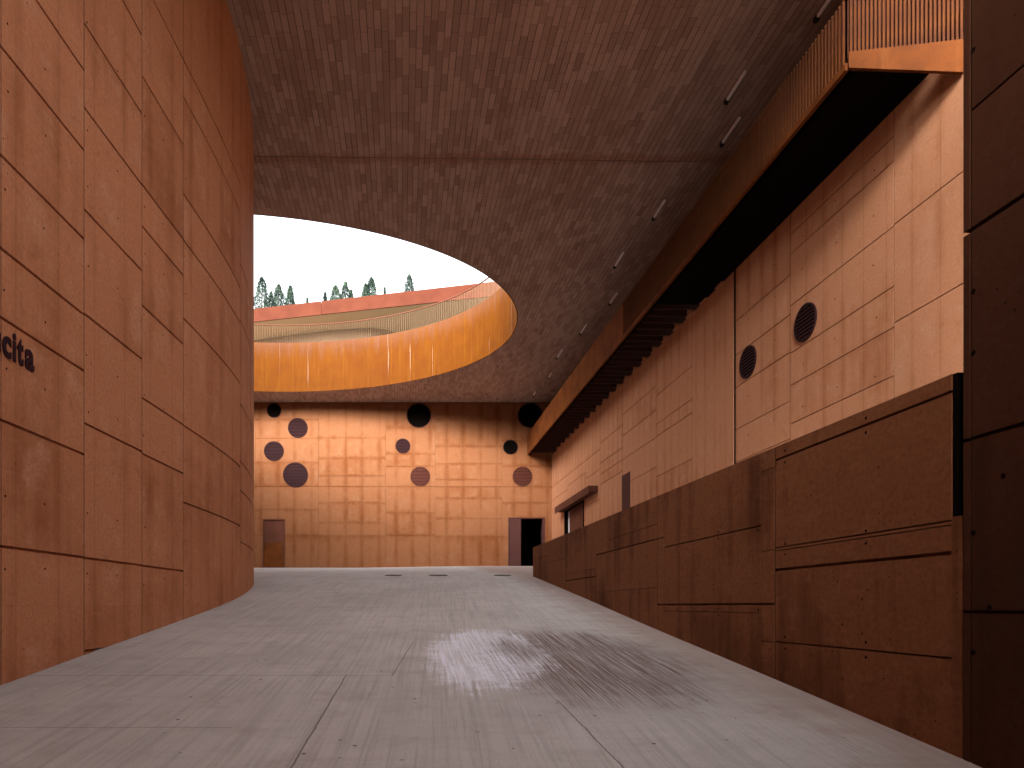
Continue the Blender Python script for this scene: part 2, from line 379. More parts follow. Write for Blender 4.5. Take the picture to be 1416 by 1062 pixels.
    ck = t.math('MAXIMUM', ck, cut(8.6, -6, 4, .2)); ck = t.math('MAXIMUM', ck, cut(12.5, -6, 4, .25)); ck = t.math('MAXIMUM', ck, cut(7.05, 2.2, 4, .35))
    col = t.mix(ck, col, (.07, .055, .05))
    h = t.math('ADD', t.math('MULTIPLY', b1, .6), t.math('MULTIPLY', fine, .25))
    h = t.math('SUBTRACT', h, ck)
    rough = .85
    return t.out(col, rough, .12, t.bump(h, .4, .006))
BROWN = (2.0, 7.8, 1.25, 2.2, 0.0)
PALE = (1.0, 8.15, .74, 1.85, -.12)
M['floor'] = floor_mat()

def terrain_mat():
    t = NT('hillside grass'); o = t.obj()
    col = t.mix(t.ss(t.noise(o, .3, 5), .35, .65), (.05, .07, .025), (.10, .09, .04))
    return t.out(col, .95, .1)
M['hill'] = terrain_mat()
def leaf_mat():
    t = NT('cypress foliage'); o = t.obj(); tint = t.attr('tint')
    col = t.mix(tint, (.016, .032, .024), (.055, .085, .056))
    return t.out(col, .7, .2)
M['leaf'] = leaf_mat()

# ------------------------------------------------------------------ GROUND
def sheet(name, xs_fn, ys, zf, mat, nx=14, kind='structure'):
    b = MB()
    for i in range(len(ys) - 1):
        for k in range(nx):
            def P(y, s):
                a, c = xs_fn(y); x = a + (c - a) * s; return (x, y, zf(x, y))
            p = [P(ys[i], k/nx), P(ys[i], (k+1)/nx), P(ys[i+1], (k+1)/nx), P(ys[i+1], k/nx)]
            b.face(p, [(q[0], q[1]) for q in p], .5, 0, True)
    bmesh.ops.remove_doubles(b.bm, verts=b.bm.verts, dist=.0005)
    o = b.build(name, mat); o['kind'] = kind; return o
ys = [-30 + .5 * i for i in range(139)]
def fxr(y): return (-30, X_PAR + .12) if y < 19.3 else (-30, X_SIDE + .3)
sheet('ramp_floor', fxr, [y for y in ys if y <= 19.0] + [19.25], lambda x, y: floor_z(y), M['floor'], 24)
sheet('yard_floor', lambda y: (-30, X_SIDE + .3), [19.25] + [y for y in ys if y > 19.3], lambda x, y: floor_z(y) + (.10 * max(0, min(1, (y - 24) / 14)) * max(0, min(1, (x + 2) / 6))), M['floor'], 24)
sheet('walkway_floor', lambda y: (X_PAR + .2, X_SIDE + .3), [-8 + .75 * i for i in range(37)] + [19.25], lambda x, y: .35 + .48 * max(0, (y - 4.5)) / 14.8, M['floor'], 6)
# distant land so that the place has ground to the horizon (lies under everything else)
b = MB()
b.face([(-600, -600, -6.5), (600, -600, -6.5), (600, 700, -6.5), (-600, 700, -6.5)], [(0,0),(1,0),(1,1),(0,1)])
b.build('terrain', M['hill'])['kind'] = 'structure'

# ------------------------------------------------------------------ PANEL WALLS
GAP_D = .045
def sub_rect(rects, h):
    """rect = [u0,u1,v0,v1,(gl,gr,gb,gt)] minus hole"""
    out = []
    for r in rects:
        u0, u1, v0, v1, g = r
        a0, a1, b0, b1 = max(u0, h[0]), min(u1, h[1]), max(v0, h[2]), min(v1, h[3])
        if a0 >= a1 or b0 >= b1: out.append(r); continue
        if u0 < a0: out.append([u0, a0, v0, v1, (g[0], 0, g[2], g[3])])
        if a1 < u1: out.append([a1, u1, v0, v1, (0, g[1], g[2], g[3])])
        if v0 < b0: out.append([a0, a1, v0, b0, (0, 0, g[2], 0)])
        if b1 < v1: out.append([a0, a1, b1, v1, (0, 0, 0, g[3])])
    return out
def panel_mesh(b, rects, mp, step=.3, depth=GAP_D, rnd=None, zbase=None, ztop=None):
    """mp(u, v, d) -> point, d metres behind the face. zbase/ztop let the first/last row follow a slope."""
    rnd = rnd or random.Random(5)
    for (u0, u1, v0, v1, g) in rects:
        t = .5 + (rnd.random() - .5) * .9
        a0, a1, c0, c1 = u0 + g[0]/2, u1 - g[1]/2, v0 + g[2]/2, v1 - g[3]/2
        n = max(1, int(math.ceil((a1 - a0) / step)))
        U = [a0 + (a1 - a0) * i / n for i in range(n + 1)]
        lo = (lambda u: zbase(u)) if (zbase and v0 < -50) else (lambda u: c0)
        hi = (lambda u: ztop(u)) if (ztop and v1 > 50) else (lambda u: c1)
        e = .0018; b.locv = (c0, c1) if abs(v0) < 40 and v1 < 40 else None
        fr = []; fe = []; bk = []
        for i in range(n):
            p, q = U[i], U[i + 1]
            P_, Q_ = (p + e if i == 0 else p), (q - e if i == n - 1 else q)
            fs = [(P_, lo(p) + e), (Q_, lo(q) + e), (Q_, hi(q) - e), (P_, hi(p) - e)]
            b.face([mp(x, z, 0) for x, z in fs], fs, t, 0, True)
            s1 = [(p, lo(p)), (q, lo(q))]; s2 = [(q, hi(q)), (p, hi(p))]
            b.face([mp(*s1[0], e), mp(*s1[1], e), mp(*fs[1], 0), mp(*fs[0], 0)], [s1[0], s1[1], fs[1], fs[0]], t)
            b.face([mp(*s2[0], e), mp(*s2[1], e), mp(*fs[3], 0), mp(*fs[2], 0)], [s2[0], s2[1], fs[3], fs[2]], t)
            b.face([mp(*s1[0], depth), mp(*s1[1], depth), mp(*s1[1], e), mp(*s1[0], e)], [s1[0], s1[1], s1[1], s1[0]], t)
            b.face([mp(*s2[0], depth), mp(*s2[1], depth), mp(*s2[1], e), mp(*s2[0], e)], [s2[0], s2[1], s2[1], s2[0]], t)
        for (u, ue) in ((a0, a0 + e), (a1, a1 - e)):
            L, Hh = (u, lo(u)), (u, hi(u)); Le, He = (ue, lo(u) + e), (ue, hi(u) - e)
            b.face([mp(*L, e), mp(*Le, 0), mp(*He, 0), mp(*Hh, e)], [L, Le, He, Hh], t)
            b.face([mp(*L, depth), mp(*L, e), mp(*Hh, e), mp(*Hh, depth)], [L, L, Hh, Hh], t)
def _reset(b): b.locv = None
def bays_to_rects(us, cuts, vlo, vhi, vg):
    """us: list of (u, gapwidth); cuts[i]: list of (v, gap) inside bay i"""
    R = []
    for i in range(len(us) - 1):
        vs = [(vlo, 0)] + sorted(cuts[i]) + [(vhi, 0)]
        for k in range(len(vs) - 1):
            R.append([us[i][0], us[i+1][0], vs[k][0], vs[k+1][0], (us[i][1], us[i+1][1], vs[k][1], vs[k+1][1])])
    return R
def backing(b, U0, U1, vlo, vhi, mp, d0, d1, step, tint=.5, lo=None):
    n = max(1, int(math.ceil((U1 - U0) / step)))
    for i in range(n):
        p = U0 + (U1 - U0) * i / n; q = U0 + (U1 - U0) * (i + 1) / n
        for d in (d0, d1):
            b.face([mp(p, vlo, d), mp(q, vlo, d), mp(q, vhi, d), mp(p, vhi, d)], [(p,vlo),(q,vlo),(q,vhi),(p,vhi)], tint, 0, True)
        b.face([mp(p, vhi, d0), mp(q, vhi, d0), mp(q, vhi, d1), mp(p, vhi, d1)], [(p,0),(q,0),(q,.3),(p,.3)], tint)
    for u in (U0, U1):
        b.face([mp(u, vlo, d0), mp(u, vhi, d0), mp(u, vhi, d1), mp(u, vlo, d1)], [(0,vlo),(0,vhi),(.3,vhi),(.3,vlo)], tint)
def dots(b, pts, mp, r=.012, mi=1):
    for (u, v) in pts:
        A = [2*math.pi*i/10 for i in range(10)]
        ring = [mp(u + r*math.cos(a), v + r*math.sin(a), -.0015) for a in A]
        b.face(ring, [(u, v)]*10, .5, mi)

def dark_strips(us, vlo, vhi, mp, parent, top=None):  # dark strips added in the gaps so the vertical joints read dark
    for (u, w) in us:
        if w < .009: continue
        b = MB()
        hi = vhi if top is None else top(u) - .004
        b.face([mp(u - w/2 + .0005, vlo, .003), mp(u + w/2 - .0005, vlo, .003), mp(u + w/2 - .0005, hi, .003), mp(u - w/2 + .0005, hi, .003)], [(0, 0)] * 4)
        b.build('joint_dark_strip', [M['joint_dark']], parent)
def holes(pts, mp, r, parent):
    for (u, v) in pts:
        b = MB(); A = [2*math.pi*i/12 for i in range(12)]
        for (r1, d1, r2, d2) in ((r * 1.5, 0, r * 1.35, -.002), (r * 1.35, -.002, r, -.0012)):
            for i in range(12):
                a, c = A[i], A[(i+1) % 12]
                b.face([mp(u + r1*math.cos(a), v + r1*math.sin(a), d1), mp(u + r1*math.cos(c), v + r1*math.sin(c), d1), mp(u + r2*math.cos(c), v + r2*math.sin(c), d2), mp(u + r2*math.cos(a), v + r2*math.sin(a), d2)], [(u, v)]*4)
        b.face([mp(u + r*math.cos(a), v + r*math.sin(a), -.0012) for a in A], [(u, v)]*12)
        b.build('tie_hole', [M['black']], parent)
g, gs, gf = .030, .013, .008
# ---- left curved wall
cw = thing('curved_wall', 'tall curved terracotta concrete wall with sloping shadow joints rising on the left beside the ramp', 'wall', (-4.0, 6, -1))
def mp_c(u, v, d):
    x = curve_x(u); s = (curve_x(u + .02) - curve_x(u - .02)) / .04
    n = Vector((-1, s, 0)).normalized(); return (x + n.x * d, u + n.y * d, v)
usc = [(-14, 0), (-3, g), (.2, g), (3.2, g), (5.0, gs), (6.53, gs), (8.02, .016), (9.50, .016), (10.93, .016), (14.15, .018), (16.6, gs), (19, g), (22, g), (26, g), (31, g), (36, 0)]
A_ = [6.29, 5.35, 4.31, 3.42, 2.76, 1.78, .57, 7.4, 8.6]
cc = [[1, 4, 7], [.4, 2.8, 5.6, 8], [1.2, 3.4, 6, 9], [2, 4.5, 7], A_, A_,
      [6.85, 5.86, 4.665, 3.437, 2.15, .565, 7.94, -.53, 9.6],
      [8.75, 7.38, 5.87, 5.29, 4.187, 2.90, 2.12, .56],
      [8.75, 8.15, 6.60, 5.86, 4.61, 2.89, 1.66],
      [7.1, 5.93, 4.2, 3.0, 2.4, 1.33, 9.2], [8.2, 5.93, 4.2, 3.0, 1.5], [2, 4, 6, 8], [3, 5, 8], [2, 6], [2, 6]]
cc = [[(v, g) for v in c] for c in cc]
b = MB(); R = bays_to_rects(usc, cc, -6, H_CEIL - .05, 0)
panel_mesh(b, R, mp_c, .16, rnd=random.Random(11)); 
b.build('panelling', [M['wall_curved']], cw)
b = MB(); backing(b, -14, 36, -6.2, H_CEIL - .04, mp_c, GAP_D, .45, .3)
b.build('core', [M['wall_curved']], cw)
rr = random.Random(3); pts = []
for u in (6.60, 7.23, 8.09, 8.8, 9.57, 10.2, 11.0):
    for v in (.35, 1.05, 2.35, 3.0, 4.05, 5.0, 5.65, 6.9): pts.append((u + rr.uniform(-.03, .03), v + rr.uniform(-.06, .06)))
holes(pts, mp_c, .008, cw)

dark_strips(usc[1:-1], -6, H_CEIL - .05, mp_c, cw)
# ---- end wall
ew = thing('end_wall', 'frontal orange concrete wall closing the yard, with round vents and two doors', 'wall', (0, D_END, 2.2))
def px_end(px, py): return ((px - VX) / F * D_END, (VY - py) / F * D_END)
def mp_e(u, v, d): return (u, D_END + d, v)
def ex(x4): return px_end(340 + x4 / 3.0783, 0)[0]
def ez(y4): return px_end(0, 530 + y4 / 3.0783)[1]
us = [(-24, 0), (-20, gs), (-16, gs), (-12.5, gs), (ex(40), gs), (ex(310), gs), (ex(595), gs), (ex(806), gs), (ex(1090), gs), (X_SIDE + .25, 0)]
common = [(ez(440), gs), (ez(650), gs)]
cuts = [common + [(8.5, gs)], common, common + [(9.2, gs)], common + [(8.1, gs), (5.4, gs)],
        common + [(ez(235), gf), (ez(335), gf), (ez(538), gf), (ez(155), gf)],
        common + [(ez(232), gf), (ez(318), gf), (ez(395), gs), (ez(508), gf), (ez(595), gf)],
        common + [(ez(300), gf), (ez(355), gf), (ez(548), gf), (ez(190), gf)],
        common + [(ez(155), gf), (ez(270), gf), (ez(342), gf), (ez(412), gf), (ez(490), gf), (ez(575), gf)],
        common + [(ez(355), gf), (ez(510), gf), (ez(240), gf)]]
R = bays_to_rects(us, cuts, 1.2, H_CEIL - .01, 0)
DL = (ex(72), ex(166), 2.1, ez(578)); DR = (ex(1117), ex(1273), 2.1, ez(572))
for h in (DL, DR): R = sub_rect(R, h)
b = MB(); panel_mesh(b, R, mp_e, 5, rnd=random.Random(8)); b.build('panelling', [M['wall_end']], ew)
b = MB()
Rb = [[-24, X_SIDE + .25, 1.0, H_CEIL + .0, (0, 0, 0, 0)]]
for h in (DL, DR): Rb = sub_rect(Rb, h)
for (u0, u1, v0, v1, _) in Rb: b.box(u0, u1, D_END + GAP_D, D_END + .5, v0, v1)
b.build('core', [M['wall_end']], ew)
# round vents
def vent(cx, cy, cz, r, axis, parent, mat, nm='round_vent', black=False):
    """frame ring + dark disc + louvre blades; axis 'y' faces -Y, 'x' faces -X"""
    b = MB(); n = 48; pr = .035; w = max(.035, r * .06)
    def P(a, rr, t):
        if axis == 'y': return (cx + rr*math.cos(a), cy - t, cz + rr*math.sin(a))
        return (cx - t, cy + rr*math.cos(a), cz + rr*math.sin(a))
    for i in range(n):
        a, c = 2*math.pi*i/n, 2*math.pi*(i+1)/n
        for (r1, t1, r2, t2) in ((r, 0, r, pr), (r, pr, r - w, pr), (r - w, pr, r - w, .003)):
            b.face([P(a, r1, t1), P(c, r1, t1), P(c, r2, t2), P(a, r2, t2)], [(0,0),(.1,0),(.1,.1),(0,.1)], .5, 0, False)
    f = b.build(nm, [mat], parent)
    b = MB(); b.face([P(2*math.pi*i/n, r - w, .004) for i in range(n)], [(0, 0)] * n); 
    s = b.build('recess_black', [M['black']], f); s.location = (0, 0, 0)  # black disc on the wall face stands in for the dark recess
    b = MB(); k = int(2 * r / .085); pitch = 2 * (r - w) / k
    for i in range(k):
        z = -(r - w) + pitch * (i + .5); hw = math.sqrt(max(.0, (r - w)**2 - z*z)) - .004
        if hw < .03: continue
        for sgn in (0,):
            q = [(-hw, z - pitch*.36, .030), (hw, z - pitch*.36, .030), (hw, z + pitch*.34, .010), (-hw, z + pitch*.34, .010)]
            th = .006
            def T(p, e=0):
                if axis == 'y': return (cx + p[0], cy - p[2] - e, cz + p[1])
                return (cx - p[2] - e, cy + p[0], cz + p[1])
            F_ = [T(p, th) for p in q]; B_ = [T(p) for p in q]
            b.face(F_, [(0,0)]*4); b.face(B_[::-1], [(0,0)]*4)
            for m in range(4): b.face([F_[m], B_[m], B_[(m+1) % 4], F_[(m+1) % 4]], [(0,0)]*4)
    s = b.build('louvre', [M['black'] if black else mat], f); s.location = (0, 0, 0)
    return f
V4 = [(120,116,31,0),(221,190,42,1),(119,289,42,1),(211,390,53,1),(736,137,52,0),(668,267,31.5,1),(742,397,42,2),(1210,137,53,0),(1126,272,31.5,0),(1177,397,42,2)]
for (x, y, r, k) in V4:
    vent(ex(x), D_END, ez(y), r / 3.0783 / F * D_END, 'y', ew, (M['vent'], M['vent'], M['vent_red'])[k], black=(k == 0))
# left door: closed steel leaf in two plates
b = MB(); x0, x1, z1 = DL[0], DL[1], DL[3]; zf = floor_z(D_END) + .0
for (a, c) in ((x0, x0 + .06), (x1 - .06, x1)): b.box(a, c, D_END - .03, D_END + .3, 2.1, z1)
b.box(x0 + .06, x1 - .06, D_END - .03, D_END + .3, z1 - .06, z1)
dl = b.build('door_frame', [M['corten_brown']], ew)
b = MB(); zm = ez(678)
b.box(x0 + .062, x1 - .062, D_END + .03, D_END + .08, zm, z1 - .062, .5, 1); b.box(x0 + .062, x1 - .062, D_END + .025, D_END + .08, 2.19, zm - .004, .5, 0)
o = b.build('door_leaf', [M['corten'], M['corten_brown']], dl); o.location = (0, 0, 0)
b = MB(); b.box(x1 - .17, x1 - .14, D_END - .03, D_END + .03, 3.15, 3.45); o = b.build('handle', [M['iron']], dl); o.location = (0, 0, 0)
b = MB(); b.box(x0 + .03, x1 - .03, D_END + .09, D_END + .30, 2.1, z1 - .03); o = b.build('door_core', [M['black']], dl); o.location = (0, 0, 0)
# right doorway: open, dark room behind, brown leaf folded in the left half
x0, x1, z1 = DR[0], DR[1], DR[3]
b = MB()
for (a, c) in ((x0, x0 + .05), (x1 - .12, x1)): b.box(a, c, D_END - .03, D_END + .5, 2.1, z1)
b.box(x0 + .05, x1 - .12, D_END - .03, D_END + .5, z1 - .05, z1)
dr = b.build('door_frame', [M['door_brown']], ew)
b = MB(); b.box(x0 + .052, ex(1171), D_END + .01, D_END + .06, 2.3, z1 - .052); o = b.build('door_leaf', [M['door_brown']], dr); o.location = (0, 0, 0)
for zz in (2.7, 3.6, 4.5):
    b = MB(); b.cyl((x0 + .07, D_END - .01, zz), 'z', .02, .12, 8)
    o = b.build('hinge', [M['iron']], dr); o.location = (0, 0, 0)
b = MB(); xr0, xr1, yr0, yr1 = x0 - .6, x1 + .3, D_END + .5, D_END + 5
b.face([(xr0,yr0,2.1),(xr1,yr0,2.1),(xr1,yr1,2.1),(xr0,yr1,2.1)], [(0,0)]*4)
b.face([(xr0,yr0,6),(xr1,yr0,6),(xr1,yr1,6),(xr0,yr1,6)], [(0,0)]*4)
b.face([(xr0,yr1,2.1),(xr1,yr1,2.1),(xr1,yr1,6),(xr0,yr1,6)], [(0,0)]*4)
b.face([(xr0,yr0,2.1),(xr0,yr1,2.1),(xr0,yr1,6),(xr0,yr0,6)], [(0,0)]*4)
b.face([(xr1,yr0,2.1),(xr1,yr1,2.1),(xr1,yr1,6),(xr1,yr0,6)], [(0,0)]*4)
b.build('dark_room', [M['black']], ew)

# ---- right side wall
sw = thing('side_wall', 'long straight tan concrete wall with two round vents, behind the low parapet', 'wall', (X_SIDE, 20, .5))
def mp_s(u, v, d): return (X_SIDE + d, u, v)
us = [(-4.2, 0), (5, g), (8.6, g), (11.82, .012), (14.97, .014), (17.43, 0), (17.55, 0), (20.06, .018), (22.92, .020), (26.42, .022), (29.38, .022), (31.6, 0), (35.1, .022), (D_END - .003, 0)]
cuts = [[2, 5, 7], [3, 6], [1.5, 3.2, 4.9, 6.6], [8.14, 7.71, 6.58, 5.54, 4.83, 3.99, 2.6], [7.27, 6.40, 5.57, 4.50, 3.67, 2.4], [7.72, 6.84, 5.58, 4.75, 3.9, 2.5],
        [], [7.05, 6.09, 5.68, 4.33, 3.0], [7.4, 6.57, 5.66, 4.66, 3.4], [7.0, 6.14, 5.66, 5.22, 3.6], [6.75, 5.9, 4.6, 3.3], [6.75, 6.2, 4.0], [6.75, 6.0, 5.45], [6.75, 6.1, 5.3, 4.3, 3.3]]
cuts = [[(v, .018) for v in c] for c in cuts]
R = bays_to_rects(us, cuts, -1, 8.60, 0)
dark_strips([q for q in us[1:-1]], -1, 8.595, mp_s, sw)
JNT = (17.43, 17.55, -1, 8.6); WIN = (31.95, 35.85, 2.0, 4.97); PLT = (25.5, 26.42, 1.5, 5.03)
for h in (JNT, WIN): R = sub_rect(R, h)
b = MB(); panel_mesh(b, R, mp_s, 5, .045, rnd=random.Random(21)); b.build('panelling', [M['wall_side']], sw)
b = MB()
Rb = [[-4.2, D_END - .003, -1.2, 8.60, (0,)*4], ]
for h in (JNT, WIN): Rb = sub_rect(Rb, h)
for (u0, u1, v0, v1, _) in Rb: b.box(X_SIDE + .045, X_SIDE + .5, u0, u1, v0, v1)
y = 18.0
while y < D_END - 1:
    b.box(X_SIDE - .05, X_SIDE + .4, y + .10, y + .52, 8.60, 8.80); y += .95
b.build('core', [M['wall_side']], sw)
b = MB(); b.box(X_SIDE + .012, X_SIDE + .044, 17.432, 17.548, -1.2, 8.59); b.build('joint_black_strip', [M['black']], sw)  # black strip close to the face stands in for the dark open joint
for (yy, zz) in ((14.40, 5.98), (16.79, 6.0)): vent(X_SIDE, yy, zz, .39, 'x', sw, M['vent'])
rr = random.Random(4); pts = []
for u in (12.3, 13.4, 14.5, 15.6, 16.8, 19.0, 21.0, 23.4, 25.0):
    for v in (3.2, 4.2, 5.2, 6.1, 7.1, 7.9): pts.append((u + rr.uniform(-.05, .05), v + rr.uniform(-.1, .1)))
holes(pts, mp_s, .010, sw)
# brown flush door beyond the parapet
b = MB(); b.box(X_SIDE - .02, X_SIDE - .002, PLT[0], PLT[1], .7, PLT[3]); b.build('flush_door', [M['door_brown']], sw)
# window opening with hood
b = MB()
b.box(X_SIDE - .42, X_SIDE - .002, 29.7, 36.3, 4.98, 5.24); b.box(X_SIDE - .42, X_SIDE - .395, 29.7, 36.3, 4.9, 4.978)
b.build('window_hood', [M['corten_brown']], sw, .01)
b = MB(); y0, y1 = WIN[0], WIN[1]
for (a, c) in ((y0, y0 + .16), (y1 - .16, y1)): b.box(X_SIDE - .015, X_SIDE + .45, a, c, 2.0, 4.93)
b.box(X_SIDE - .015, X_SIDE + .45, y0, y1, 4.93, 4.968)
wf = b.build('window_frame', [M['black']], sw)
b = MB(); b.box(X_SIDE + .08, X_SIDE + .14, y0 + .165, y1 - .75, 2.0, 4.96, .5, 0); b.box(X_SIDE + .06, X_SIDE + .078, y0 + 1.0, y1 - 1.6, 2.3, 4.4, .5, 0)
o = b.build('shutter', [M['corten_brown']], wf); o.location = (0, 0, 0)
b = MB(); b.box(X_SIDE + .16, X_SIDE + .19, y1 - .74, y1 - .165, 2.0, 4.96); o = b.build('pane', [M['white']], wf); o.location = (0, 0, 0)
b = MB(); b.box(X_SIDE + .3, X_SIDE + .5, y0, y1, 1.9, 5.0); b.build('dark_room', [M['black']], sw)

# ---- parapet
pw = thing('parapet_wall', 'low dark rust-brown concrete parapet with shadow joints running up beside the ramp', 'wall', (X_PAR, 12, -.4))
def mp_p(u, v, d): return (X_PAR + d, u, v)
def ptop(u): return 1.564 + (u - 4.6) / (19.35 - 4.6) * (1.656 - 1.564)
Y1 = 4.515
us = [(4.60, 0), (6.78, .016), (7.05, .009), (9.64, .009), (9.91, .018), (12.23, .010), (13.06, .018), (15.47, .018), (17.45, .016), (19.35, 0)]
pc = [[(1.445, .022), (.575, .012), (.545, gf), (.358, .026), (-.353, .014)],
      [(.56, gf), (.02, .022), (-.36, gf), (1.38, gf)],
      [(.829, .014), (.02, .022), (-.07, gf)],
      [(.02, .022), (.974, .012)],
      [(1.19, gf), (.974, .02), (.268, gf)],
      [(.974, .02), (.268, gf)],
      [(.73, gf), (.566, .02)],
      [(1.09, gf)], [(1.305, gf)]]
dark_strips(us[1:-1], -3, 0, mp_p, pw, ptop)
R = []
for i in range(len(us) - 1):
    vs = [(-3, 0)] + sorted(pc[i]) + [(99, 0)]
    for k in range(len(vs) - 1):
        R.append([us[i][0], us[i+1][0], vs[k][0], vs[k+1][0], (us[i][1], us[i+1][1], vs[k][1], vs[k+1][1])])
R.append([Y1, 4.60, -3, .60, (0, 0, 0, 0)])
b = MB(); panel_mesh(b, R, mp_p, .5, rnd=random.Random(6), ztop=ptop)
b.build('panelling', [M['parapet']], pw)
b = MB()
def topped(y0, y1, x0, x1, zt0, zt1):
    P = [(x0,y0,-3),(x1,y0,-3),(x1,y1,-3),(x0,y1,-3),(x0,y0,zt0),(x1,y0,zt0),(x1,y1,zt1),(x0,y1,zt1)]
    for q in ((4,5,6,7),(0,1,5,4),(1,2,6,5),(2,3,7,6),(3,0,4,7)):
        pts = [P[i] for i in q]; b.face(pts, [(p[1] + p[0], p[2] + p[0]) for p in pts], .5)
topped(4.6, 19.35, X_PAR + GAP_D, X_PAR + .30, ptop(4.6) + .004, ptop(19.35) + .004)
topped(Y1, 4.60, X_PAR + GAP_D, X_PAR + .30, .56, .56)
b.build('core', [M['parapet']], pw)
b = MB(); pts = []
for (u, v) in [(6.6, 1.50), (6.6, 1.39), (5.45, 1.50), (5.45, 1.385), (5.45, .60), (5.45, .50), (6.6, .60), (6.6, .50), (6.6, -.30), (6.6, -.41), (5.45, -.29), (5.45, -.41),
               (8.0, .87), (8.0, .79), (9.2, .80), (7.1, .79), (8.0, -.03), (8.0, -.11), (9.2, -.05), (7.1, -.04), (10.9, 1.23), (10.9, 1.15), (10.9, .31), (10.9, .22), (14, .77), (14, .69)]:
    pts.append((u, v))
b.bm.free(); holes(pts, mp_p, .0085, pw)

# ---- near pier
pr = thing('pier', 'dark brown concrete pier rising full height at the right edge of the picture', 'pier', (X_PAR, 4, -1))
def mp_r(u, v, d): return (X_PAR - .004 + d, u, v)
zc = lambda px, py: (VY - py) / (px - VX) * X_PAR
R = bays_to_rects([(2.6, 0), (4.44, gs), (4.50, 0)], [[(zc(1333, 325), .028), (zc(1333, 610), .024), (zc(1333, 846), .022), (zc(1336, 160), .014), (4.6, .02), (6.8, .02), (9, .02)],
                   [(zc(1333, 325), .028), (zc(1333, 610), .024), (zc(1333, 846), .022)]], -3, H_CEIL - .004, 0)
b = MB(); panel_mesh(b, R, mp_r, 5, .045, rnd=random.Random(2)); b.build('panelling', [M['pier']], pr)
b = MB(); b.box(X_PAR - .004 + .045, X_PAR + .6, 2.6, 4.50, -3, H_CEIL - .004); b.build('core', [M['pier']], pr)
holes([(4.42, v) for v in (zc(1338, 408), zc(1338, 492), zc(1338, 738), zc(1346, 902), 3.6)] + [(4.2, zc(1380, 660)), (4.3, zc(1365, 840))], mp_r, .012, pr)

# steel post closing the slot between parapet and pier
b = MB(); b.box(X_PAR + .006, X_PAR + .30, 4.56, 4.596, .604, 1.560); o = b.build('slot_post', [M['black']], pw)
# unseen concrete wall added behind the viewpoint to block light from the rear
bw = thing('rear_wall', 'plain red concrete wall added behind the viewpoint to block light, out of the picture', 'wall', (-2, -4.2, -2))
b = MB()
def mp_b(u, v, d): return (u, -4.2 - d, v)
panel_mesh(b, bays_to_rects([(-6, 0), (-3.5, .02), (-1, .02), (2.2, .02), (5.5, .02), (8.5, 0)], [[(2, .02), (5, .02)], [(1, .02), (4, .02)], [(3, .02)], [(2, .02), (5, .02)], [(1, .02), (4, .02)]], -4, 6.5, 0), mp_b, 5)
b.box(-6, 8.5, -4.7, -4.2 - GAP_D, -4, 6.5); b.build('panelling', [M['wall_curved']], bw)

# ------------------------------------------------------------------ ROOF with round opening
rf = thing('roof', 'flat roof slab, terracotta strip soffit, with an oval opening ringed in orange steel', 'roof', (0, 20, H_CEIL))
XL, XR = -26, 14
b = MB(); seamL, seamR = 17.56, 17.56 + .0187 * (XR - XL)
def seam(x): return 17.71 + .0187 * x
def roof_box(b, y0f, y1f, zt=12.3):
    P = [(XL, y0f(XL)), (XR, y0f(XR)), (XR, y1f(XR)), (XL, y1f(XL))]
    b.prism(P, H_CEIL, zt)
YW = 7.6; XWL = 3.4            # light well in the roof above the near right corner
for P in ([(XL, -4.8), (XWL, -4.8), (XWL, YW), (XL, YW)], [(XL, YW + .0), (XR, YW + .0), (XR, seam(XR) - .012), (XL, seam(XL) - .012)]):
    b.prism(P, H_CEIL, 12.3)
b.build('soffit', [M['soffit']], rf)
# far part with the hole
def outer(a):
    dx, dy = math.cos(a), math.sin(a); best = 1e9
    cx, cy = HC
    x0, x1, y1 = XL, XR, D_END + 26.0
    for (t) in ([(x0 - cx) / dx, (x1 - cx) / dx] if abs(dx) > 1e-9 else []):
        if t > 0: best = min(best, t)
    if dy > 0: best = min(best, (y1 - cy) / dy)
    den = dy - .0187 * dx
    t = (17.71 + .012 + .0187 * cx - cy) / den if abs(den) > 1e-9 else -1
    if t > 0: best = min(best, t)
    return (cx + dx * best, cy + dy * best)
corner = [(XL, seam(XL) + .012), (XR, seam(XR) + .012), (XR, D_END + 26), (XL, D_END + 26)]
AN = sorted([2*math.pi*i/180 for i in range(180)] + [math.atan2(c[1] - HC[1], c[0] - HC[0]) % (2*math.pi) for c in corner])
b = MB()
for z, flip in ((H_CEIL, 0), (12.9, 1)):
    for i in range(len(AN)):
        a, c = AN[i], AN[(i + 1) % len(AN)]
        ia, ic = ell(a), ell(c)
        oa, oc = outer(a + 1e-7), outer(c - 1e-7)
        p = [ia, oa, oc, ic]
        if flip: p = p[::-1]
        else: p = p[::-1]
        b.face([(q[0], q[1], z) for q in p], [(q[0], q[1]) for q in p], .5, 0 if z == H_CEIL else 1)
for i in range(4):
    p, q = corner[i], corner[(i + 1) % 4]
    b.face([(p[0], p[1], H_CEIL), (q[0], q[1], H_CEIL), (q[0], q[1], 12.9), (p[0], p[1], 12.9)], [(0, 0), (1, 0), (1, 1), (0, 1)], .5, 1)
b.build('soffit', [M['soffit'], M['roof_top']], rf, recalc=False)
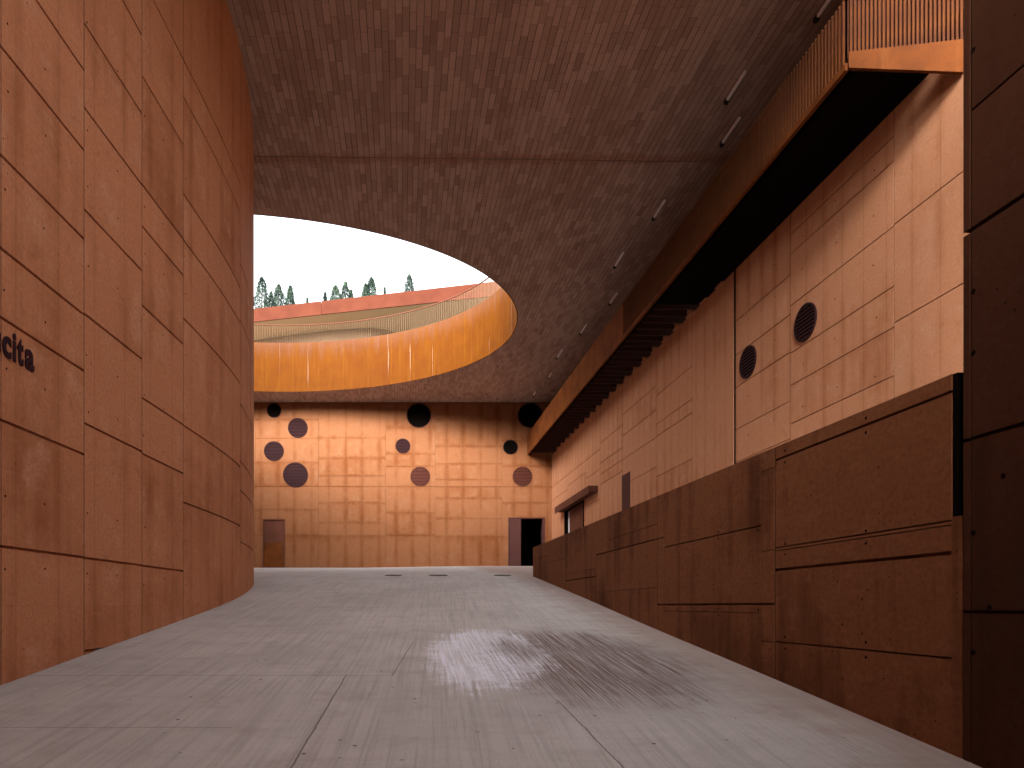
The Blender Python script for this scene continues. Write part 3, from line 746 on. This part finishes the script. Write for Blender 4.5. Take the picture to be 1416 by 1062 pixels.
# steel rim
RT = 14.27
b = MB(); N = 220
for i in range(N):
    a, c = 2*math.pi*i/N, 2*math.pi*(i + 1)/N
    def P(a, r, z): return ell(a, r) + (z,)
    ua, uc = a * 9.8, c * 9.8
    ri, ro = -.005, .12
    for (r1, z1, r2, z2) in ((ri, H_CEIL - .006, ri, RT), (ri, RT, ro, RT), (ro, RT, ro, 12.9), (ri + .03, H_CEIL - .006, ri, H_CEIL - .006)):
        b.face([P(a, r1, z1), P(c, r1, z1), P(c, r2, z2), P(a, r2, z2)], [(ua, z1), (uc, z1), (uc, z2), (ua, z2)], .5, 0, abs(r1 - r2) < 1e-6)
b.build('steel_rim', [M['corten_rim']], rf)
# balustrade on the rim
bl = thing('balustrade', 'oval ring of thin pale bars with a rail, on the orange rim of the opening', 'balustrade', (HC[0], HC[1], RT))
b = MB(); n = 520; rb = .05
for i in range(n):
    a = 2*math.pi*i/n; Mx = Matrix.Translation(ell(a, rb) + (0,)) @ Matrix.Rotation(math.atan2(math.sin(a)/HB, math.cos(a)/HA), 4, 'Z')
    b.box(-.012, .012, -.006, .006, RT + .002, RT + .95, .5, 0, Mx)
b.build('bars', [M['slat_pale']], bl)
b = MB()
for i in range(N):
    a, c = 2*math.pi*i/N, 2*math.pi*(i + 1)/N
    for (r1, z1, r2, z2) in ((rb - .03, RT + .95, rb - .03, RT + .99), (rb - .03, RT + .99, rb + .03, RT + .99), (rb + .03, RT + .99, rb + .03, RT + .95), (rb + .03, RT + .95, rb - .03, RT + .95)):
        b.face([P(a, r1, z1), P(c, r1, z1), P(c, r2, z2), P(a, r2, z2)], [(0, 0)] * 4, .5, 0)
b.build('top_rail', [M['corten_brown']], bl)
# upper building
ub = thing('upper_pavilion', 'upper storey seen through the roof opening, rust fascia band over a beige soffit', 'building', (0, 46, 13))
FL, FR = (-24, 49.6), (15, 40.0)
b = MB(); Lf = math.dist(FL, FR); seamx = -5.35
def fl(x): return FL[1] + (FR[1] - FL[1]) * (x - FL[0]) / (FR[0] - FL[0])
for (xa, xb) in ((FL[0], seamx - .012), (seamx + .012, FR[0])):
    b.prism([(xa, fl(xa)), (xb, fl(xb)), (xb, fl(xb) + .10), (xa, fl(xa) + .10)], 19.22, 20.10)
b.build('fascia', [M['fascia']], ub)
b = MB(); b.prism([(FL[0], fl(FL[0]) + .11), (FR[0], fl(FR[0]) + .11), (FR[0], 64), (FL[0], 64)], 19.24, 20.0); b.build('soffit', [M['beige']], ub)
b = MB(); b.box(FL[0], FR[0], 63.5, 63.9, 12.9, 19.23); b.build('rear_wall', [M['beige']], ub)
b = MB()
poly = [(-22, 54.5), (-14, 50.8), (-9.5, 49.0), (-5, 47.6), (-2.2, 47.2), (-.8, 47.7), (-.2, 49.0), (-.2, 56), (-22, 60)]
b.prism(poly, 12.9, 19.23); b.build('core_wall', [M['beige_dark']], ub)

# ------------------------------------------------------------------ CANOPY along the side wall
cp = thing('steel_canopy', 'long weathered steel canopy with vertical slats hanging over the walkway on the right', 'canopy', (7.8, 20, 8.61))
XF = 7.16; ZB, ZT = 8.61, 9.78; YN = 10.97
A2, B2 = Vector((XF, YN)), Vector((X_SIDE - .005, 10.37))
b = MB()
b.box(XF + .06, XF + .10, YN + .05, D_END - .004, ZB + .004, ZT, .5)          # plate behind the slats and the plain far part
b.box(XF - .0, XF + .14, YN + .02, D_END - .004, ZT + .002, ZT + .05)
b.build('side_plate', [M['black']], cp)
b = MB(); b.box(XF - .045, XF + .018, 22.0, D_END - .004, ZB, ZT); 
b.build('plain_fascia', [M['corten']], cp)
b = MB(); y = YN + .06; rr = random.Random(9)
while y < 21.97:
    b.box(XF - .045, XF - .008, y, y + .030, ZB + .12, ZT - .002 , rr.random()); y += .092
b.build('side_slats', [M['corten_slat']], cp)
b = MB(); b.box(XF - .050, XF + .018, YN + .0, 21.97, ZB, ZB + .118)
b.build('bottom_strip', [M['corten']], cp)
# slatted end
b = MB(); d = (B2 - A2); L = d.length; d.normalize(); ang = math.atan2(d.y, d.x); n = 27
def zbot(s): return 8.61 + (8.07 - 8.61) * s
def zband(s): return 8.865 + (8.57 - 8.865) * s
for i in range(n):
    s = (i + .3) / n; p = A2 + d * (L * s)
    Mx = Matrix.Translation((p.x, p.y, 0)) @ Matrix.Rotation(ang, 4, 'Z')
    b.box(0, .030, -.055, .0, zband(s) - .02, ZT + .35, rr.random(), 0, Mx)
b.build('end_slats', [M['corten_slat']], cp)
b = MB()
def q3(s, off, z):
    p = A2 + d * (L * s) + Vector((d.y, -d.x)) * (off); return (p.x, p.y, z)
for (o0, o1) in ((.06, -.002),):
    c8 = [q3(0, o0, zbot(0)), q3(1, o0, zbot(1)), q3(1, o0, zband(1)), q3(0, o0, zband(0)), q3(0, o1, zbot(0)), q3(1, o1, zbot(1)), q3(1, o1, zband(1)), q3(0, o1, zband(0))]
    for q in ((0,1,2,3),(7,6,5,4),(0,4,5,1),(3,2,6,7),(0,3,7,4),(1,5,6,2)):
        b.face([c8[i] for i in q], [(c8[i][0], c8[i][2]) for i in q])
b.build('end_band', [M['corten']], cp)
b = MB()
c8 = [q3(0, -.05, 8.75), q3(.8, -.05, 8.75), q3(.8, -.05, ZT), q3(0, -.05, ZT), q3(0, -.06, 8.75), q3(.8, -.06, 8.75), q3(.8, -.06, ZT), q3(0, -.06, ZT)]
for q in ((0,1,2,3),(7,6,5,4),(0,4,5,1),(3,2,6,7),(0,3,7,4),(1,5,6,2)): b.face([c8[i] for i in q], [(c8[i][0], c8[i][2]) for i in q])
b.build('end_plate', [M['corten_brown']], cp)
# underside ribs and deck
b = MB(); y = YN + .3
while y < D_END - .3:
    b.box(XF + .07, X_SIDE + .35, y, y + .07, ZB + .02, ZB + .30); y += .475
b.build('ribs', [M['rib']], cp)
b = MB(); b.box(XF + .066, X_SIDE + .35, YN + .06, 19.5, ZB + .004, ZB + .018); b.build('soffit_shade_plate', [M['black']], cp)  # black plate stands in for the shade under the near canopy
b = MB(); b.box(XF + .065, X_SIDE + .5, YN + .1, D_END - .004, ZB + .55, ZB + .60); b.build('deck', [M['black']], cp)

# outer wall above the canopy (closes the space between canopy deck and roof)
b = MB(); b.box(X_SIDE + .15, X_SIDE + .5, 9.5, D_END, 9.22, H_CEIL - .004)
b.build('upper_wall', [M['parapet']], sw)

# ------------------------------------------------------------------ ceiling lights
FX = [((1149.5,-4),(1127.8,29.5)),((1031.3,100.3),(1002.5,143)),((1023,164),(997,201.5)),((919.8,278),(902.5,304)),((862.4,350),(849,370.3)),
      ((853.4,405.4),(842.9,421.5)),((811,449),(802.5,462.5)),((778,484),(769.5,496)),((763,516),(758,523.5)),((741,542),(736.4,547.8))]
ordn = ['nearest the top edge of the picture', 'brightest, just above the ceiling joint', 'last before the ceiling joint, close under the brightest one', 'first beyond the ceiling joint', 'second beyond the ceiling joint',
        'third beyond the ceiling joint, close to the canopy', 'fourth beyond the ceiling joint', 'fifth beyond the ceiling joint', 'small and dark, next to last towards the end wall', 'farthest, just before the end wall']
for (p0, p1), od in zip(FX, ordn):
    def cpt(p, z=H_CEIL - .05):
        Y = F * z / (VY - p[1]); return Vector(((p[0] - VX) / F * Y, Y))
    a, c = cpt(p0), cpt(p1); x = (a.x + c.x) / 2; y0, y1 = a.y, c.y
    t = thing('ceiling_light', 'slim unlit linear ceiling light, ' + od, 'ceiling light', (x, y0, H_CEIL), 'linear lights on the soffit')
    b = MB(); b.box(x - .022, x + .022, y0, y1 - .10, H_CEIL - .06, H_CEIL - .004); b.build('lamp_tube', [M['lamp']], t, .006)
    b = MB(); b.box(x - .04, x + .04, y1 - .098, y1, H_CEIL - .09, H_CEIL - .003); b.build('bracket', [M['lamp_black']], t)

# ------------------------------------------------------------------ manhole covers
for (px, nm) in (((532, 556), 'left one of the three dark manhole covers at the top of the ramp'), ((593, 619), 'middle one of the three dark manhole covers at the top of the ramp'),
                 ((683, 707), 'right one of the three dark manhole covers, nearest the open doorway')):
    Y = 20.0; cx = ((px[0] + px[1]) / 2 - VX) / F * Y; r = (px[1] - px[0]) / 2 / F * Y; z = floor_z(Y); sl = (floor_z(Y + .2) - floor_z(Y - .2)) / .4
    t = thing('manhole_cover', nm, 'manhole cover', (cx, Y, z), 'manhole covers at the ramp top')
    t.rotation_euler = (math.atan(sl), 0, 0)
    b = MB(); b.cyl((cx, Y, z - .02), 'z', r * .86, .030, 32); b.build('lid', [M['iron']], t)
    b = MB()
    for i in range(32):
        a, c = 2*math.pi*i/32, 2*math.pi*(i+1)/32
        def Q(a, rr, zz): return (cx + rr*math.cos(a), Y + rr*math.sin(a), z + zz)
        for (r1, z1, r2, z2) in ((r*.89, -.02, r*.89, .014), (r*.89, .014, r, .014), (r, .014, r, -.02)):
            b.face([Q(a, r1, z1), Q(c, r1, z1), Q(c, r2, z2), Q(a, r2, z2)], [(0, 0)] * 4)
    b.build('ring', [M['iron']], t)

# ------------------------------------------------------------------ pebbles
rr = random.Random(77)
PB = [(268,842),(275,902),(407,935),(303,973),(544,951),(754,937),(870,944),(850,974),(902,994),(1017,994),(948,997),(355,914),(361,940),(228,1013),(250,1040),(925,846),(575,972),(340,919),(367,801),(660,1012),(470,1048),(120,1002),(180,968),(710,1035)]
for (px, py) in PB:
    Y = 1.575 / (.125 + (py - VY) / F); X = (px - VX) / F * Y; z = floor_z(Y)
    bm = bmesh.new(); bmesh.ops.create_icosphere(bm, subdivisions=2, radius=rr.uniform(.007, .014))
    sx, sy = rr.uniform(.8, 1.5), rr.uniform(.8, 1.4)
    for v in bm.verts: v.co = Vector((v.co.x * sx, v.co.y * sy, v.co.z * .55)) * (1 + .25 * mnoise.noise(v.co * 90 + Vector((px, py, 0))))
    me = bpy.data.meshes.new('pebble'); bm.to_mesh(me); bm.free(); me.materials.append(M['pebble'])
    o = bpy.data.objects.new('pebble', me); C.objects.link(o); o.location = (X, Y, z + .004); o.rotation_euler = (0, 0, rr.uniform(0, 3))
    tag(o, 'tiny pale stone chip lying loose on the grey concrete ramp', 'pebble', 'stone chips scattered on the ramp')

# ------------------------------------------------------------------ lettering
sg = thing('wall_sign', 'dark plum lettering reading uscita on the curved wall at the left edge', 'sign', (curve_x(6.8), 6.8, 2.41))
def glyph(ch, y_left, width, size, off):
    cu = bpy.data.curves.new('letter', 'FONT'); cu.body = ch; cu.size = size; cu.extrude = .006; cu.offset = off
    o = bpy.data.objects.new('letter', cu); C.objects.link(o)
    dg = bpy.context.evaluated_depsgraph_get(); me = bpy.data.meshes.new_from_object(o.evaluated_get(dg))
    C.objects.unlink(o); bpy.data.objects.remove(o)
    xs = [v.co.x for v in me.vertices]; a, c = min(xs), max(xs)
    for v in me.vertices:
        u = y_left + (v.co.x - a) / (c - a) * width; h = v.co.y
        p = mp_c(u, 2.415 + h, -(v.co.z + .008)); v.co = Vector(p)
    me.materials.clear(); me.materials.append(M['letter'])
    q = bpy.data.objects.new('letter', me); C.objects.link(q); q.parent = sg; q.location = -sg.location
yy = 7.035
for ch, w, gp in (('a', .150, .028), ('t', .095, .022), ('i', .046, .026), ('c', .130, .026), ('s', .115, .026), ('u', .135, .03)):
    glyph(ch, yy - w, w, .395, .014); yy -= w + gp

for o in (cw, ew, sw, pw, bw, rf): o['kind'] = 'thing'

# ------------------------------------------------------------------ hill and trees beyond the roof
b = MB(); nx, ny = 30, 14
def hz(x, y):
    t = max(0, min(1, (y - 66) / 26)); return 12 + (36.0 - 12) * t + 1.2 * mnoise.noise(Vector((x * .06, y * .06, 0))) + max(0, y - 92) * .08
for i in range(nx):
    for k in range(ny):
        x0, x1 = -80 + 160 * i / nx, -80 + 160 * (i + 1) / nx; y0, y1 = 66 + 74 * k / ny, 66 + 74 * (k + 1) / ny
        p = [(x0, y0), (x1, y0), (x1, y1), (x0, y1)]
        b.face([(q[0], q[1], hz(*q)) for q in p], p, .5, 0, True)
b.build('hill', M['hill'])['kind'] = 'structure'

def cypress(px, top, wpx, label, Y=95, seed=0, ragged=.25, base=None):
    rr = random.Random(seed); X = (px - VX) / F * Y; zt = (VY - top) / F * Y; z0 = hz(X, Y) - .3
    Wd = wpx / F * Y / 2 * 1.3; Ht = zt - z0
    t = thing('cypress_tree', label, 'tree', (X, Y, z0), 'conifers on the hill beyond the roof')
    b = MB(); b.cyl((X, Y, z0), 'z', .16, Ht * .8, 8, r2=.04); 
    for i in range(14):
        h = rr.uniform(.2, .85) * Ht; a = rr.uniform(0, 6.28); l = Wd * .7
        p0 = Vector((X, Y, z0 + h)); p1 = p0 + Vector((math.cos(a) * l, math.sin(a) * l, l * .9))
        dd = Vector((-math.sin(a), math.cos(a), 0)) * .03
        b.face([tuple(p0 - dd), tuple(p0 + dd), tuple(p1)], [(0, 0)] * 3)
    b.build('trunk', [M['bark']], t)
    b = MB(); n = int(3800)
    lobes = [(rr.uniform(0, 6.28), rr.uniform(.05, .95), rr.uniform(.1, .3)) for _ in range(16)]
    for i in range(n):
        h = rr.random() ** 1.05; a = rr.uniform(0, 6.28)
        prof = min(1, (1 - h) * 3.2) ** .6 * (.75 + .25 * math.sin(min(1, h * 4) * 1.57))
        m = 1 + ragged * (mnoise.noise(Vector((math.cos(a) * 1.1, math.sin(a) * 1.1, h * 7 + seed))) * 2.2)
        rad = Wd * prof * m * rr.uniform(.35, 1) ** .5
        c = Vector((X + math.cos(a) * rad, Y + math.sin(a) * rad, z0 + h * Ht))
        sz = rr.uniform(.14, .34)
        d1 = Vector((rr.gauss(0, 1), rr.gauss(0, 1), rr.gauss(0, 1.0) + 1.2)).normalized() * sz
        d2 = Vector((rr.gauss(0, 1), rr.gauss(0, 1), rr.gauss(0, .6))).normalized() * sz * .5
        tn = max(0, min(1, .5 + mnoise.noise(c * .9) * .9 + rr.uniform(-.2, .2)))
        b.face([tuple(c - d2), tuple(c + d1 * .3 - d2 * .2), tuple(c + d1), tuple(c + d2)], [(0, 0)] * 4, tn)
    b.build('crown', [M['leaf']], t, recalc=False)
TR = [(362, 384, 17, 'tallest broad cypress at the left end of the tree row, touching the curved wall', 95),
      (375, 404, 10, 'pale small conifer filling the gap right of the tallest cypress', 101),
      (385.5, 394, 15, 'dense cypress second in height at the left, standing apart', 96),
      (401.5, 396, 11, 'slender brownish cypress, rightmost of the left group', 94),
      (449.5, 405, 6, 'very small cypress tip just left of the wide central clump', 98),
      (464.5, 396, 17, 'left tree of the wide central clump above the fascia', 96),
      (478, 391, 15, 'pointed middle tree of the wide central clump', 97),
      (485.5, 402, 7, 'low right tree of the wide central clump', 95),
      (513.5, 384, 14, 'tall pointed tree of the pair right of the central clump', 96),
      (506, 393, 12, 'lower left tree of the pair right of the central clump', 95),
      (566, 380.5, 13, 'lone compact cypress standing farthest to the right', 97),
      (425, 413, 3, 'tiny tree tip between the left group and the central clump', 99),
      (532, 398.5, 3, 'tiny tree tip between the pointed pair and the lone cypress', 99)]
for i, (px, tp, w, lb, Y) in enumerate(TR): cypress(px, tp, w, lb, Y, seed=i * 13 + 1, ragged=.2 if w < 14 else .3)
